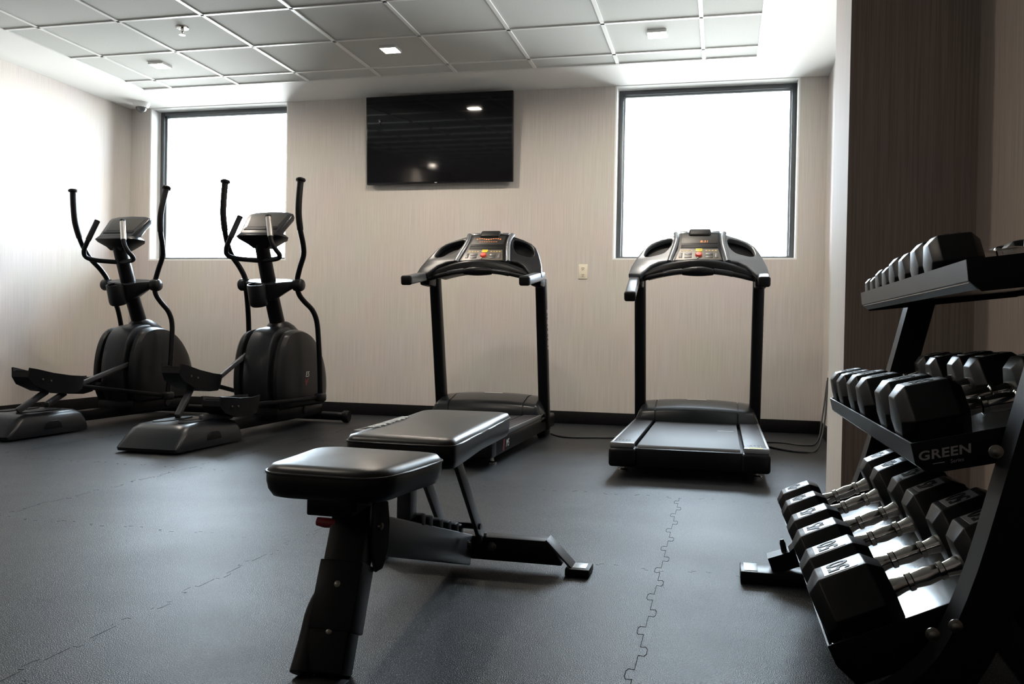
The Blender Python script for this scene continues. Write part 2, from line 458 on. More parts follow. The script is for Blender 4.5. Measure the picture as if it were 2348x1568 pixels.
# ------------------------------------------------------------------ treadmills
def treadmill(cx, label, droop, lit_group='treadmills by the window wall'):
    OY = -1.6
    t = thing('treadmill', label, 'treadmill', (cx, OY, 0), 0, lit_group)
    Y = lambda y: y - OY
    # deck
    m = MB()
    for s in (-1, 1): m.box((s * .348 - .037, Y(-2.44), .055), (s * .348 + .037, Y(-.74), .150), .012)
    m.box((-.312, Y(-2.40), .075), (.312, Y(-.80), .140), .004)
    m.build('deck_frame', M['plastic'], t)
    m = MB()
    rr = .030; zc = .135; prof = []
    for a in range(-90, 91, 15): prof.append((Y(-2.455) - rr * math.cos(R(a)), zc + rr * math.sin(R(a))))
    prof += [(Y(-1.0), zc + rr), (Y(-1.0), zc - rr)]
    m.loft([[(x, p[0], p[1]) for p in prof] for x in (-.248, .248)])
    b = m.build('running_belt', M['belt'], t)
    m = MB()
    for k in range(3): m.box((.135, Y(-1.62) - k * .030, zc + rr + .0002), (.228, Y(-1.62) - k * .030 + (.022 if k == 2 else .006), zc + rr + .0007))
    m.build('belt_print', M['print_grey'], b, smooth=0, label='pale printed block on the belt')
    for s in (-1, 1):
        m = MB().box((s * .325 - .058, Y(-2.47), .150), (s * .325 + .058, Y(-1.05), .172), .004)
        o = m.build('foot_rail', M['rail'], t)
        m = MB()
        m.box((s * .325 - .060, Y(-2.497), .149), (s * .325 + .060, Y(-2.45), .1745), .004)
        xo = s * .379
        m.box((xo - .006, Y(-2.46), .149), (xo + .006, Y(-1.10), .1742), .002)
        m.build('rail_trim', M['rail_edge'], o)
        m = MB()
        for k in range(4): m.box((s * .325 - .035 + k * .018, Y(-2.43), .1715), (s * .325 - .031 + k * .018, Y(-2.36), .1730))
        m.box((s * .325 - .04, Y(-2.36), .1715), (s * .325 + .03, Y(-2.354), .1730))
        m.build('grip_marks', M['key'], o, smooth=0)
        if s > 0:
            MB().box((.290, Y(-2.492), .1735), (.352, Y(-2.462), .1752)).build('warning_label', M['warn'], o, smooth=0, label='yellow warning label')
        c = MB().box((s * .322 - .068, Y(-2.515), .055), (s * .322 + .068, Y(-2.40), .149), .016, 3)
        c.build('end_cap', M['plastic'], t)
    MB().box((-.262, Y(-2.497), .058), (.262, Y(-2.44), .150), .008).build('roller_cover', M['plastic'], t)
    for s in (-1, 1):
        m = MB().lathe([(0, 0), (.024, 0), (.024, .012), (.010, .018), (.008, .07), (0, .07)], Matrix.Translation((s * .338, Y(-2.30), 0)), 14)
        m.build('levelling_foot', M['chrome'], t)
        MB().box((s * .335 - .03, Y(-.98), 0), (s * .335 + .03, Y(-.80), .075), .012).build('front_foot', M['rubber'], t)
    for s in (-1, 1):
        tx = MB().text('M5', .058, .0004, frame((s * .3856, Y(-2.15), .100), (0, s, 0), (0, 0, 1)), .25)
        tx.build('lettering', M['print'], t, smooth=0, label='white M5 lettering on the side of the deck')
        MB().plate([(-.03, -.03), (.012, -.03), (.03, .03), (-.012, .03)], .0008, frame((s * .3856, Y(-2.15) - .085, .100), (0, s, 0), (0, 0, 1))).build('emblem', M['red'], t, smooth=0, label='dark red emblem')
    # motor hood: cross sections along x
    def hood_ring(x, k):
        hb = .118; top = hb + (.178 * k); a = abs(x) / .385; fy = 1 - .12 * a * a
        yr, yf = -1.235 + .05 * (1 - fy) * 4, -.70 - .30 * max(0, (abs(x) - .22) / .165) ** 2
        P = [(yr, hb), (yr - .006, hb + .05), (yr + .004, hb + .116 * k), (yr + .018, hb + .132 * k), (yr + .055, hb + .144 * k), (yr + .18, top - .003), (yr + .28, top),
             (yf - .09, top - .022), (yf - .02, top - .075 * k), (yf, hb + .03), (yf, hb)]
        return [(x, Y(p[0]), p[1]) for p in P]
    def hood(x0, x1, n, edge=False):
        rg = []
        for i in range(n + 1):
            x = x0 + (x1 - x0) * i / n
            k = 1 - .16 * (abs(x) / .385) ** 2.2
            if abs(x) > .345: k *= 1 - .55 * ((abs(x) - .345) / .04) ** 1.6
            rg.append(hood_ring(x, k))
        return rg
    MB().loft(hood(-.252, .252, 12)).build('motor_hood', M['hood'], t, 50)
    for s in (-1, 1):
        rg = hood(s * .262, s * .385, 9)
        MB().loft(rg).build('hood_side_cover', M['hood'], t, 50)
        MB().loft([[(x, p[1] * .995 + .004, p[2] - .007) for p in hood_ring(s * .255, .93)] for x in (s * .248, s * .266)]).build('hood_groove', M['plastic'], t, 50)
    MB().box((-.062, Y(-1.02), .2953), (.062, Y(-.985), .2968)).build('hood_badge', M['print'], t, smooth=0, label='pale name strip on the motor hood')
    # uprights
    for s in (-1, 1):
        rg = []
        for z, y, w, d in ((.06, -1.0, .036, .052), (.30, -1.05, .036, .05), (.70, -1.14, .036, .046), (1.07, -1.225, .036, .044)):
            x = s * .366
            rg.append([(x + w * math.copysign(abs(math.cos(a)) ** .5, math.cos(a)), Y(y) + d * math.copysign(abs(math.sin(a)) ** .6, math.sin(a)), z) for a in (2 * PI * j / 20 for j in range(20))])
        u = MB().loft(rg).build('upright', M['steel'], t)
        if s > 0:
            mm = MB()
            for k, hgt in enumerate((.022, .008, .03, .012, .02, .010, .035, .016)):
                z = .86 - k * .035
                y = -1.14 - (z - .70) * .225
                mm.box((.3985, Y(y) - .012, z - hgt / 2), (.4028, Y(y) + .012, z + hgt / 2))
            mm.build('lettering', M['print_grey'], u, smooth=0, label='pale vertical lettering on the outer side of the upright')
    # console head: tilted plate with two cup openings
    ph = math.atan2(1, 1.1)
    O = V((0, Y(-1.42), 1.10)); S = V((0, math.cos(ph), math.sin(ph))); Nn = V((0, -math.sin(ph), math.cos(ph)))
    FR = frame(O, (1, 0, 0), S)
    half = [(.418, -.035), (.408, .035), (.388, .105), (.362, .18), (.338, .235), (.298, .285), (.235, .328), (.17, .362), (.13, .392), (.07, .402)]
    inner = [(.13, .085), (.19, .092), (.24, .080), (.285, .045), (.318, -.005), (.345, -.045)]
    outline = [(x, s_) for x, s_ in inner] + [(x, s_) for x, s_ in half] 
    outline = [V((x, s_, 0)) for x, s_ in outline]
    full = [(p.x, p.y) for p in outline] + [(-p.x, p.y) for p in reversed(outline)]
    hole = [(.333, .150), (.322, .215), (.292, .262), (.245, .298), (.180, .322), (.172, .295), (.186, .235), (.222, .178), (.275, .150), (.310, .138)]
    hole = [(p.x, p.y) for p in spline([(a, b_, 0) for a, b_ in hole], 3, True)]
    holeL = [(-a, b_) for a, b_ in reversed(hole)]
    head = MB().plate(full, .040, FR, (hole, holeL), .009).build('console_head', M['plastic_grey'] if droop == 0 else M['silver'], t, 50)  # darker console colour on one machine stands in for its missing backlight
    sc = [(p[0] * .985, .003 + p[1] * .985) for p in full]
    MB().plate(sc, .020, FR @ Matrix.Translation((0, 0, -.030)), (), .004).build('console_tray', M['plastic'], t, 50)
    # lower black body between the arms
    rg = []
    for i in range(13):
        x = -.318 + .636 * i / 12; q = 1 - (x / .318) ** 2
        zt_, zb = 1.098 + .075 * q, 1.068 + .045 * q
        y0, y1 = -1.425 - .008 * q, -1.14
        rg.append([(x, Y(y0), zb + .012), (x, Y(y0), zt_ - .006), (x, Y(y0 + .02), zt_ + .012), (x, Y(y1), zt_ + .012), (x, Y(y1), zb), (x, Y(y0 + .02), zb)])
    MB().loft(rg).build('console_base', M['plastic'], t, 50)
    # raised side ridges beside the display
    for s in (-1, 1):
        pts = [(s * .176, .085, .020), (s * .162, .16, .026), (s * .148, .24, .028), (s * .143, .31, .027), (s * .150, .385, .018)]
        P = [FR @ V(p) for p in spline(pts, 5)]
        MB().tube(P, .017, 10, flat=(1, .8)).build('console_ridge', M['silver'], t, 60)
    # display panel
    pan = [(-.150, .085), (.150, .085), (.132, .20), (.126, .372), (.06, .386), (-.06, .386), (-.126, .372), (-.132, .20)]
    pn = MB().plate(pan, .018, FR @ Matrix.Translation((0, 0, .019)), (), .003).build('display_panel', M['plastic'], t)
    zf = .0282
    MB().plate([(-.112, .262), (.112, .262), (.110, .355), (-.110, .355)], .003, FR @ Matrix.Translation((0, 0, zf)), (), .001).build('display_window', M['lcd'], pn)
    MB().box((-.112, .212, zf - .002), (.112, .250, zf + .0015), .003, 2, FR).build('reading_slot', M['rubber'], pn)
    kp = MB().plate([(-.140, .093), (.140, .093), (.116, .205), (-.116, .205)], .002, FR @ Matrix.Translation((0, 0, zf - .001)), (), .0005).build('keypad', M['key_edge'], t)
    if droop: MB().text('8:31', .030, .0004, FR @ Matrix.Translation((.030, .278, zf + .0022)), .1).build('display_digits', M['led'], pn, smooth=0, label='dim orange display digits')
    else:
        m = MB()
        for i in range(11): m.box((-.085 + i * .016, .318 + .006 * math.sin(i), zf + .0015), (-.075 + i * .016, .326 + .004 * math.sin(i), zf + .0021), 0, 2, FR)
        for i in range(8): m.box((-.06 + i * .016, .290, zf + .0015), (-.05 + i * .016, .294, zf + .0021), 0, 2, FR)
        m.build('display_digits', M['led'], pn, smooth=0, label='dim orange display readout')
    for k in range(2): MB().box((-.020, .176 + k * .016, zf), (.020, .188 + k * .016, zf + .003), .002, 2, FR).build('key', M['yellow'], kp, label='yellow key')
    MB().lathe([(0, 0), (.021, 0), (.021, .008), (.017, .013), (0, .014)], FR @ Matrix.Translation((0, .142, zf)), 16).build('stop_button', M['red_btn'], kp, label='round red stop button')
    for s in (-1, 1):
        for i in range(4): MB().box((s * (.045 + i * .019) - .006, .180, zf), (s * (.045 + i * .019) + .006, .190, zf + .0016), .001, 1, FR).build('key', M['amber'], kp)
        for k in range(2): MB().box((s * .064 - .022, .112 + k * .029, zf), (s * .064 + .022, .134 + k * .029, zf + .0022), .002, 2, FR).build('key', M['key'], kp)
        MB().box((s * .110 - .010, .112, zf), (s * .110 + .010, .162, zf + .0022), .002, 2, FR).build('key', M['key'], kp)
    MB().lathe([(0, 0), (.005, 0), (.004, .010), (0, .012)], FR @ Matrix.Translation((-.004, .105, zf)), 10).build('safety_key', M['chrome'], kp)
    # fan / cap on top
    m = MB().box((-.070, .336, -.01), (.070, .412, .040), .016, 3, FR); m.build('fan_cover', M['rubber'], t, 50)
    for s in (-1, 1):
        MB().box((s * .10 - .024, .374, .016), (s * .10 + .024, .402, .024), .003, 2, FR).build('speaker_grille', M['silver'], t)
    # heart-rate bar across the front
    bar = spline([(-.345, Y(-1.40), 1.058), (-.27, Y(-1.435), 1.076), (-.16, Y(-1.455), 1.098), (-.08, Y(-1.462), 1.108), (0, Y(-1.465), 1.111), (.08, Y(-1.462), 1.108), (.16, Y(-1.455), 1.098), (.27, Y(-1.435), 1.076), (.345, Y(-1.40), 1.058)], 4)
    hb = MB().tube(bar, .014, 12).build('pulse_bar', M['grip'], t, 60)
    for s in (-1, 1):
        pts = spline([(s * .095, Y(-1.461), 1.106), (s * .16, Y(-1.455), 1.098), (s * .205, Y(-1.449), 1.089)], 4)
        MB().tube(pts, .0175, 14).build('pulse_sensor', M['plastic_grey'], hb, 60)
    m = MB(); pts = spline([(-.093, Y(-1.458), 1.101), (-.05, Y(-1.463), 1.104), (0, Y(-1.465), 1.105), (.05, Y(-1.463), 1.104), (.093, Y(-1.458), 1.101)], 4)
    m.tube(pts, [.018 + .012 * math.sin(PI * i / 16) for i in range(17)], 14).build('bar_pad', M['plastic'], hb, 60)
    # arms
    for s in (-1, 1):
        dz = -droop if s < 0 else 0
        p0 = V((s * .386, Y(-1.33), 1.085)); p1 = V((s * .376, Y(-1.74), 1.028 + dz))
        a = MB().bar(p0, p1, .064, .056, .013, seg=3).build('handrail', M['silver'], t, 50)
        d = (p1 - p0).normalized()
        MB().bar(p1 - d * .004, p1 + d * .030, .068, .060, .014, seg=3).build('end_cap', M['rubber'], a, 50)
        MB().bar(V((s * .372, Y(-1.28), 1.045)), V((s * .372, Y(-1.42), 1.050)), .072, .07, .014).build('arm_bracket', M['plastic'], t)
    return t
TM_L = treadmill(2.889, 'black and silver treadmill with console colour darkened for shade, below the wall television, bench in front of it', 0)
TM_R = treadmill(4.272, 'black and silver treadmill standing in front of the window beside the pillar', .085)

# power cords on the floor
def cord(label, pts, r=.0062):
    o = MB().tube(spline(pts, 8), r, 8).build('power_cord', M['cord'], None, 60); return tag(o, label, 'power cord', 'treadmill power cords')
cord('black power cord lying on the floor between the two treadmills', [(3.26, -.80, .006), (3.34, -.93, .006), (3.45, -.97, .006), (3.65, -.90, .006), (3.80, -.86, .006), (3.884, -.86, .006)])
cord('black power cord looping on the floor by the pillar and up the wall', [(4.68, -.86, .006), (4.78, -1.06, .006), (4.92, -1.18, .006), (5.02, -1.06, .012), (5.09, -.80, .16), (5.125, -.60, .36), (5.142, -.52, .42)])
cord('thinner black cord behind the treadmill, rising up the wall in the corner', [(4.68, -.74, .005), (4.82, -.70, .005), (4.96, -.80, .005), (5.05, -.78, .03), (5.10, -.60, .20), (5.142, -.44, .42)], .005)
t = thing('wall_outlet', 'low ivory outlet in the corner where the treadmill cords plug in, mostly hidden', 'outlet', (XR, -.48, .43), R(-90))
MB().box((-.07, -.007, -.058), (.07, 0, .058), .003).build('cover_plate', M['outlet'], t)
for s in (-1, 1): MB().box((s * .04 - .014, -.014, -.02), (s * .04 + .014, -.006, .012), .003).build('plug', M['cord'], t)

# ------------------------------------------------------------------ ellipticals
def elliptical(cx, dy, label, swing):
    OY = -1.6 + dy
    t = thing('elliptical_trainer', label, 'elliptical trainer', (cx, OY, 0), 0, 'elliptical trainers beside the window')
    Y = lambda y: y + 1.6
    # rear housing
    def ring(z, x, y0, y1, r):
        pts = []
        for cx_, cy_, a0 in ((x - r, y1 - r, 0), (-x + r, y1 - r, 90), (-x + r, y0 + r, 180), (x - r, y0 + r, 270)):
            for k in range(4): a = R(a0 + k * 30); pts.append((cx_ + r * math.cos(a), Y(cy_ + r * math.sin(a)), z))
        return pts
    MB().loft([ring(.012, .195, -2.62, -1.93, .03), (ring(.03, .197, -2.625, -1.925, .03)), ring(.085, .192, -2.575, -1.93, .05), ring(.128, .180, -2.535, -1.95, .06), ring(.150, .160, -2.50, -1.99, .07), ring(.156, .13, -2.46, -2.03, .07)]).build('rear_housing', M['housing'], t, 50)
    for s in (-1, 1):
        MB().loft([[(s * .085 + .048 * math.cos(a), Y(-2.25) + .185 * math.copysign(abs(math.sin(a)) ** .8, math.sin(a)), z) for a in (2 * PI * j / 24 for j in range(24))] for z in (.150, .1605)]).build('roller_track', M['rubber'], t, 50)
        mx_ = frame((s * .1935, Y(-2.25), .072), (0, 1, 0), (0, 0, 1)) 
        MB().plate([(-.075, -.022), (.075, -.022), (.062, .012), (.035, .026), (-.035, .026), (-.062, .012)], .010, mx_, (), .003).build('lift_handle_recess', M['rubber'], t)
        MB().box((s * .150 - .022, Y(-2.56), 0), (s * .150 + .022, Y(-2.50), .02), .004).build('rubber_foot', M['rubber'], t)
    # main rail + under-chassis + front stabiliser
    m = MB(); m.box((-.045, Y(-1.98), .045), (.045, Y(-.62), .115), .008)
    m.box((-.155, Y(-1.42), .07), (.155, Y(-.72), .165), .02); m.build('base_frame', M['steel'], t)
    fs = MB().tube([(-.29, Y(-.63), .045), (.29, Y(-.63), .045)], .032, 14).build('front_stabiliser', M['steel'], t)
    for s in (-1, 1):
        MB().lathe([(0, -.025), (.040, -.025), (.045, -.015), (.045, .015), (.040, .025), (0, .025)], frame((s * .305, Y(-.63), .045), (0, 0, 1), (0, 1, 0)), 18).build('transport_wheel', M['rubber'], fs)
    # shroud: profiles in the y-z plane stacked along x
    prof = [(-1.40, .15), (-1.455, .25), (-1.468, .37), (-1.452, .50), (-1.412, .61), (-1.345, .685), (-1.25, .715), (-1.13, .720), (-1.02, .700), (-.92, .655), (-.82, .575), (-.74, .47), (-.695, .35), (-.69, .24), (-.72, .15)]
    pr = spline([(0, a, b_) for a, b_ in prof], 3)
    def pring(x, k, lift=0, kz=None):
        kz = k if kz is None else kz
        return [(x, Y(-1.08 + (p.y + 1.08) * k), .15 + (p.z - .15) * kz + lift) for p in pr]
    MB().loft([pring(-.094, .975), pring(-.084, 1.0), pring(-.04, 1.014), pring(.04, 1.014), pring(.084, 1.0), pring(.094, .975)]).build('shroud_spine', M['plastic_grey'], t, 40)
    MB().loft([pring(-.14, .90), pring(.14, .90)]).build('crank_slot', M['rubber'], t, 50)
    for s in (-1, 1):
        o = MB().loft([pring(s * .128, .955), pring(s * .136, .975), pring(s * .160, .968), pring(s * .183, .90, .01, .93), pring(s * .197, .78, .02, .83), pring(s * .202, .60, .04, .66)]).build('side_cover', M['plastic_dark'], t, 30)
        fx = frame((s * .2035, Y(-1.085), .385), (0, s, 0), (0, 0, 1))
        MB().text('E5', .055, .0006, fx, .25).build('lettering', M['print'], o, smooth=0, label='white E5 lettering')
        fx2 = frame((s * .2035, Y(-1.09), .335), (0, s, 0), (0, 0, 1))
        MB().plate([(-.024, -.024), (-.008, -.03), (.030, .020), (.012, .024), (-.004, .0), (-.022, .02), (-.034, .012)], .001, fx2).build('emblem', M['red'], o, smooth=0, label='dark red emblem')
        MB().lathe([(0, 0), (.034, 0), (.030, .008), (0, .010)], frame((s * .156, Y(-1.02), .125), (0, s, 0), (0, 0, s)) @ Matrix.Identity(4), 18).build('disc_cap', M['plastic_grey'], t)
    # neck cover and mast
    rg = []
    for z, y, a, b_ in ((.66, -1.08, .105, .20), (.70, -1.09, .098, .17), (.735, -1.11, .085, .125), (.758, -1.13, .066, .08), (.765, -1.135, .05, .06)):
        rg.append([(a * math.cos(q), Y(y) + b_ * math.sin(q), z) for q in (2 * PI * j / 28 for j in range(28))])
    MB().loft(rg).build('neck_cover', M['plastic_dark'], t, 60)
    MB().tube([(0, Y(-1.12), .66), (0, Y(-1.165), .76), (0, Y(-1.27), .98), (0, Y(-1.40), 1.30)], [.056, .055, .053, .05], 18, flat=(.95, 1.05)).build('mast', M['steel'], t, 60)
    # cup holder pod with pivot housing
    cupx, cupy, cr_ = -.045, -1.372, .066
    PT = Matrix.Translation((0, Y(-1.30), 1.0)) @ Matrix.Rotation(R(17), 4, 'X') @ Matrix.Translation((0, -Y(-1.30), -1.0))
    MB().lathe([(0, .885), (cr_ - .014, .885), (cr_ - .004, .895), (cr_, .915), (cr_, 1.038), (cr_ - .003, 1.043), (cr_ - .009, 1.042), (cr_ - .011, .985), (0, .985)], PT @ Matrix.Translation((cupx, Y(cupy), 0)), 32).build('cup_holder', M['plastic_dark'], t, 45)
    MB().lathe([(cr_ - .030, 1.010), (cr_ - .020, 1.010), (cr_ - .019, 1.028), (cr_ - .030, 1.028)], PT @ Matrix.Translation((cupx, Y(cupy), 0)), 32).build('cup_ring', M['plastic_grey'], t, 45)
    rg = []
    for x, zb, zt_, y0, y1 in ((-.175, .975, 1.040, -1.295, -1.225), (-.13, .945, 1.042, -1.32, -1.210), (-.05, .90, 1.042, -1.345, -1.205), (.02, .90, 1.042, -1.365, -1.205), (.065, .925, 1.042, -1.36, -1.210), (.125, .96, 1.042, -1.325, -1.215), (.178, .985, 1.038, -1.293, -1.228)):
        rg.append([PT @ V(p) for p in ((x, Y(y0), zb + .012), (x, Y(y0), zt_ - .008), (x, Y(y0 + .008), zt_), (x, Y(y1 - .008), zt_), (x, Y(y1), zt_ - .008), (x, Y(y1), zb + .012), (x, Y(y1 - .012), zb), (x, Y(y0 + .012), zb))])
    MB().loft(rg).build('pivot_housing', M['plastic_dark'], t, 40)
    MB().tube([(-.215, Y(-1.26), 1.02), (.215, Y(-1.26), 1.02)], .022, 12).build('pivot_axle', M['steel'], t)
    # console
    tl = R(42); CO = V((0, Y(-1.345), 1.425)); CU = V((0, math.cos(tl), math.sin(tl)))
    CF = frame(CO, (1, 0, 0), CU)
    out = [(-.145, -.115), (-.10, -.135), (.10, -.135), (.145, -.115), (.175, .085), (.168, .118), (.12, .138), (0, .146), (-.12, .138), (-.168, .118), (-.175, .085)]
    c = MB().plate(out, .050, CF, (), .014).build('console', M['plastic_grey'], t, 50)
    MB().plate([(-.115, -.045), (.115, -.045), (.138, .095), (0, .112), (-.138, .095)], .004, CF @ Matrix.Translation((0, 0, .025)), (), .001).build('display_window', M['display'], c)
    MB().box((-.125, -.080, .020), (.125, -.050, .029), .003, 2, CF).build('reading_slot', M['rubber'], c)
    rg = []
    for z, w_, d0, d1 in ((1.365, .150, -1.47, -1.34), (1.345, .165, -1.485, -1.31), (1.325, .150, -1.475, -1.29), (1.29, .09, -1.45, -1.30), (1.265, .06, -1.435, -1.33)):
        rg.append([(x_ * w_, Y(y_), z) for x_, y_ in ((-1, d0 + .03), (-.8, d0), (.8, d0), (1, d0 + .03), (1, d1 - .02), (.85, d1), (-.85, d1), (-1, d1 - .02))])
    MB().loft(rg).build('console_cradle', M['plastic_dark'], c, 50)
    rg = []
    for q, w_, th in ((-.10, .11, .05), (-.03, .135, .085), (.05, .14, .07), (.12, .12, .03)):
        rg.append([CF @ V((w_ * math.cos(a), q, -.022 - max(0, th * math.sin(a)))) for a in (PI * j / 12 for j in range(13))])
    MB().loft(rg).build('console_back', M['plastic_dark'], c, 60)
    # fixed handlebars with pulse grips
    half_ = [(.112, -1.51, 1.45), (.152, -1.548, 1.315), (.182, -1.545, 1.25), (.196, -1.505, 1.208), (.155, -1.455, 1.190), (.06, -1.405, 1.183)]
    hp = [(-a, Y(b_), c_) for a, b_, c_ in half_] + [(0, Y(-1.39), 1.181)] + [(a, Y(b_), c_) for a, b_, c_ in reversed(half_)]
    fh = MB().tube(spline(hp, 5), .0165, 12).build('fixed_handlebar', M['grip'], t, 60)
    for s in (-1, 1):
        MB().tube([(s * .148, Y(-1.545), 1.328), (s * .128, Y(-1.526), 1.396), (s * .108, Y(-1.506), 1.464)], .0195, 14).build('pulse_grip', M['sensor'] if s > 0 else M['plastic_grey'], fh, 60, label='metal pulse grip' if s > 0 else 'grey pulse grip')
        MB().lathe([(0, 0), (.021, 0), (.019, .012), (0, .016)], frame((s * .108, Y(-1.506), 1.463), (1, 0, .25 * s), (0, .97, -.26)), 14).build('grip_cap', M['rubber'], fh)
    # moving arms, one piece from foam grip to lower link
    upper = [(.20, -1.26, 1.02), (.205, -1.262, 1.07), (.235, -1.285, 1.145), (.278, -1.32, 1.225), (.290, -1.355, 1.30), (.288, -1.395, 1.39), (.287, -1.42, 1.50), (.287, -1.415, 1.62), (.288, -1.40, 1.725)]
    lower = [(.20, -1.26, 1.02), (.205, -1.235, .955), (.225, -1.19, .905), (.255, -1.13, .85), (.272, -1.09, .77), (.278, -1.07, .64), (.282, -1.05, .45), (.284, -1.035, .22)]
    ends = {}
    for s in (-1, 1):
        ang = R(swing) * s
        def rot(p):
            x, y, z = p; y += 1.26; z -= 1.02
            return V((s * x, Y(-1.26 + y * math.cos(ang) + z * math.sin(ang)), 1.02 - y * math.sin(ang) + z * math.cos(ang)))
        P = [rot(p) for p in spline(list(reversed(lower)) + upper[1:], 4)]
        a = MB().tube(P, .0185, 14).build('moving_arm', M['steel'], t, 60)
        G = [rot(p) for p in spline(upper[5:], 4)]
        MB().tube(G, .0215, 14).build('foam_grip', M['grip'], a, 60)
        top = rot(upper[-1]); d = (top - rot(upper[-2])).normalized()
        MB().lathe([(0, -.004), (.030, -.004), (.034, .004), (.031, .014), (.018, .020), (0, .021)], frame(top, (1, 0, 0), d.cross(V((1, 0, 0)))) , 18).build('grip_knob', M['rubber'], a, 60)
        MB().lathe([(0, -.03), (.042, -.03), (.044, -.02), (.044, .022), (.036, .034), (0, .036)], frame((s * .212, Y(-1.26), 1.02), (0, s, 0), (0, 0, 1)), 20).build('pivot_cap', M['plastic_dark'], a, 60)
        ends[s] = rot(lower[-1])
        MB().box((-.03, -.045, -.03), (.03, .045, .03), .014, 3, Matrix.Translation(ends[s])).build('link_joint', M['plastic_dark'], a)
    # pedals
    if swing == 0: ped = {-1: ((-2.19, .475), (-1.71, .375)), 1: ((-2.21, .285), (-1.73, .255))}
    else: ped = {1: ((-2.47, .430), (-1.98, .345)), -1: ((-1.98, .36), (-1.50, .315))}
    for s in (-1, 1):
        (y0, z0), (y1, z1) = ped[s]
        p0, p1 = V((s * .145, Y(y0), z0)), V((s * .145, Y(y1), z1)); L_ = (p1 - p0).length
        PF = frame(p0, p1 - p0, V((-1, 0, 0)))     # local x forward, y to -x, z up
        rg = []
        for x_, w_, zb, zt_ in ((0, .070, -.045, .012), (.05, .080, -.085, .012), (.18, .085, -.112, .006), (.33, .085, -.108, .010), (L_ - .06, .078, -.088, .020), (L_, .05, -.062, .024)):
            rg.append([(x_, -w_, zt_), (x_, -w_ * .85, zb), (x_, w_ * .85, zb), (x_, w_, zt_), (x_, w_ - .012, zt_ + .002), (x_, w_ - .016, zt_ - .022), (x_, -w_ + .016, zt_ - .022), (x_, -w_ + .012, zt_ + .002)])
        pd = MB().loft(rg, True, PF).build('pedal', M['plastic_dark'], t, 35)
        rg = [[(x_, -w_, z_), (x_, w_, z_), (x_, w_, z_ + .004), (x_, -w_, z_ + .004)] for x_, w_, z_ in ((.015, .05, -.008), (.2, .066, -.022), (.4, .060, -.010), (L_ - .03, .045, -.002))]
        MB().loft(rg, True, PF).build('tread_mat', M['rubber'], pd, 35)
        for k in (.10, .17):
            MB().lathe([(0, 0), (.007, 0), (.006, .004), (0, .005)], PF @ frame((k, -.0805, -.045), (1, 0, 0), (0, 0, 1)), 10).build('bolt', M['zinc'], pd)
        # tubes: roller arm to the rear housing, crank rod, link rod
        mid = PF @ V((L_ * .48, 0, -.105))
        MB().bar(mid, (s * .085, Y(max(y0 - .02, -2.43)), .168), .034, .038, .008).build('roller_arm', M['steel_grey'], t)
        MB().tube([mid + V((0, .02, .03)), PF @ V((L_ * .85, 0, -.06))], .018, 10).build('pedal_bracket', M['steel'], t)
        fr = PF @ V((L_ - .03, s * -.01, -.045))
        crank = V((s * .100, Y(-1.40 if swing == 0 else -1.37), (.53 if s < 0 else .20) if swing == 0 else (.44 if s > 0 else .28)))
        MB().bar(fr, crank, .026, .032, .007).build('crank_rod', M['steel_grey'], t)
        MB().bar(fr, ends[s], .018, .03, .006).build('link_rod', M['steel'], t)
    return t
EL_L = elliptical(.088, .12, 'black elliptical trainer in the corner, its handles swung apart', 11.5)
EL_R = elliptical(1.316, 0, 'black elliptical trainer beside the bench, both handles level', 0)

# ------------------------------------------------------------------ weight bench
B = thing('weight_bench', 'black adjustable weight bench with two vinyl pads on a bolted steel frame', 'weight bench', (3.655, -4.75, 0))
bx = lambda x: x - 3.655
by = lambda y: y + 4.75
def pad(name, corners, ztop, thick, crown, piping=True):
    """upholstered pad; corners in order round the edge, rounded"""
    P = []
    n = len(corners)
    for i, (c, r_) in enumerate(corners):
        c = V((bx(c[0]), by(c[1]), 0)); a = V((bx(corners[i - 1][0][0]), by(corners[i - 1][0][1]), 0)); b_ = V((bx(corners[(i + 1) % n][0][0]), by(corners[(i + 1) % n][0][1]), 0))
        s_ = c + (a - c).normalized() * r_; e_ = c + (b_ - c).normalized() * r_
        for k in range(7):
            t_ = k / 6; P.append((1 - t_) ** 2 * s_ + 2 * t_ * (1 - t_) * c + t_ * t_ * e_)
    # resample longer edges
    Q = []
    for i, p in enumerate(P):
        q = P[(i + 1) % len(P)]; d = (q - p).length; k = max(1, int(d / .03))
        for j in range(k): Q.append(p.lerp(q, j / k))
    cen = sum(Q, V((0, 0, 0))) / len(Q)
    def rg(sc, z): return [cen + (p - cen) * 1 + (cen - p).normalized() * sc + V((0, 0, z)) for p in Q]
    zb = ztop - thick
    rings = [rg(.030, zb), rg(.014, zb + .004), rg(.004, zb + .018), rg(0, zb + .035), rg(0, ztop - .026), rg(.003, ztop - .016), rg(.012, ztop - .007)]
    for k in range(1, 9):
        f = k / 8; rings.append([cen + (p - cen) * (1 - f * .97) + (cen - p).normalized() * .012 * (1 - f) + V((0, 0, ztop - .007 + crown * (1 - (1 - f) ** 2.4))) for p in Q])
    o = MB().loft(rings).build(name, M['leather'], B, 70)
    if piping:
        MB().tube([cen + (p - cen) + (p - cen).normalized() * .0008 + V((0, 0, ztop - .021)) for p in Q], .0028, 6, True).build('piping', M['seam'], o, 60)
    return o
seat = pad('seat_pad', [((3.505, -5.245), .055), ((3.775, -5.255), .075), ((3.812, -4.925), .06), ((3.478, -4.905), .07)], .437, .075, .012)
back = pad('backrest_pad', [((3.522, -4.868), .03), ((3.807, -4.876), .035), ((3.760, -4.070), .075), ((3.462, -4.072), .075)], .458, .080, .010)
m = MB(); random.seed(3)
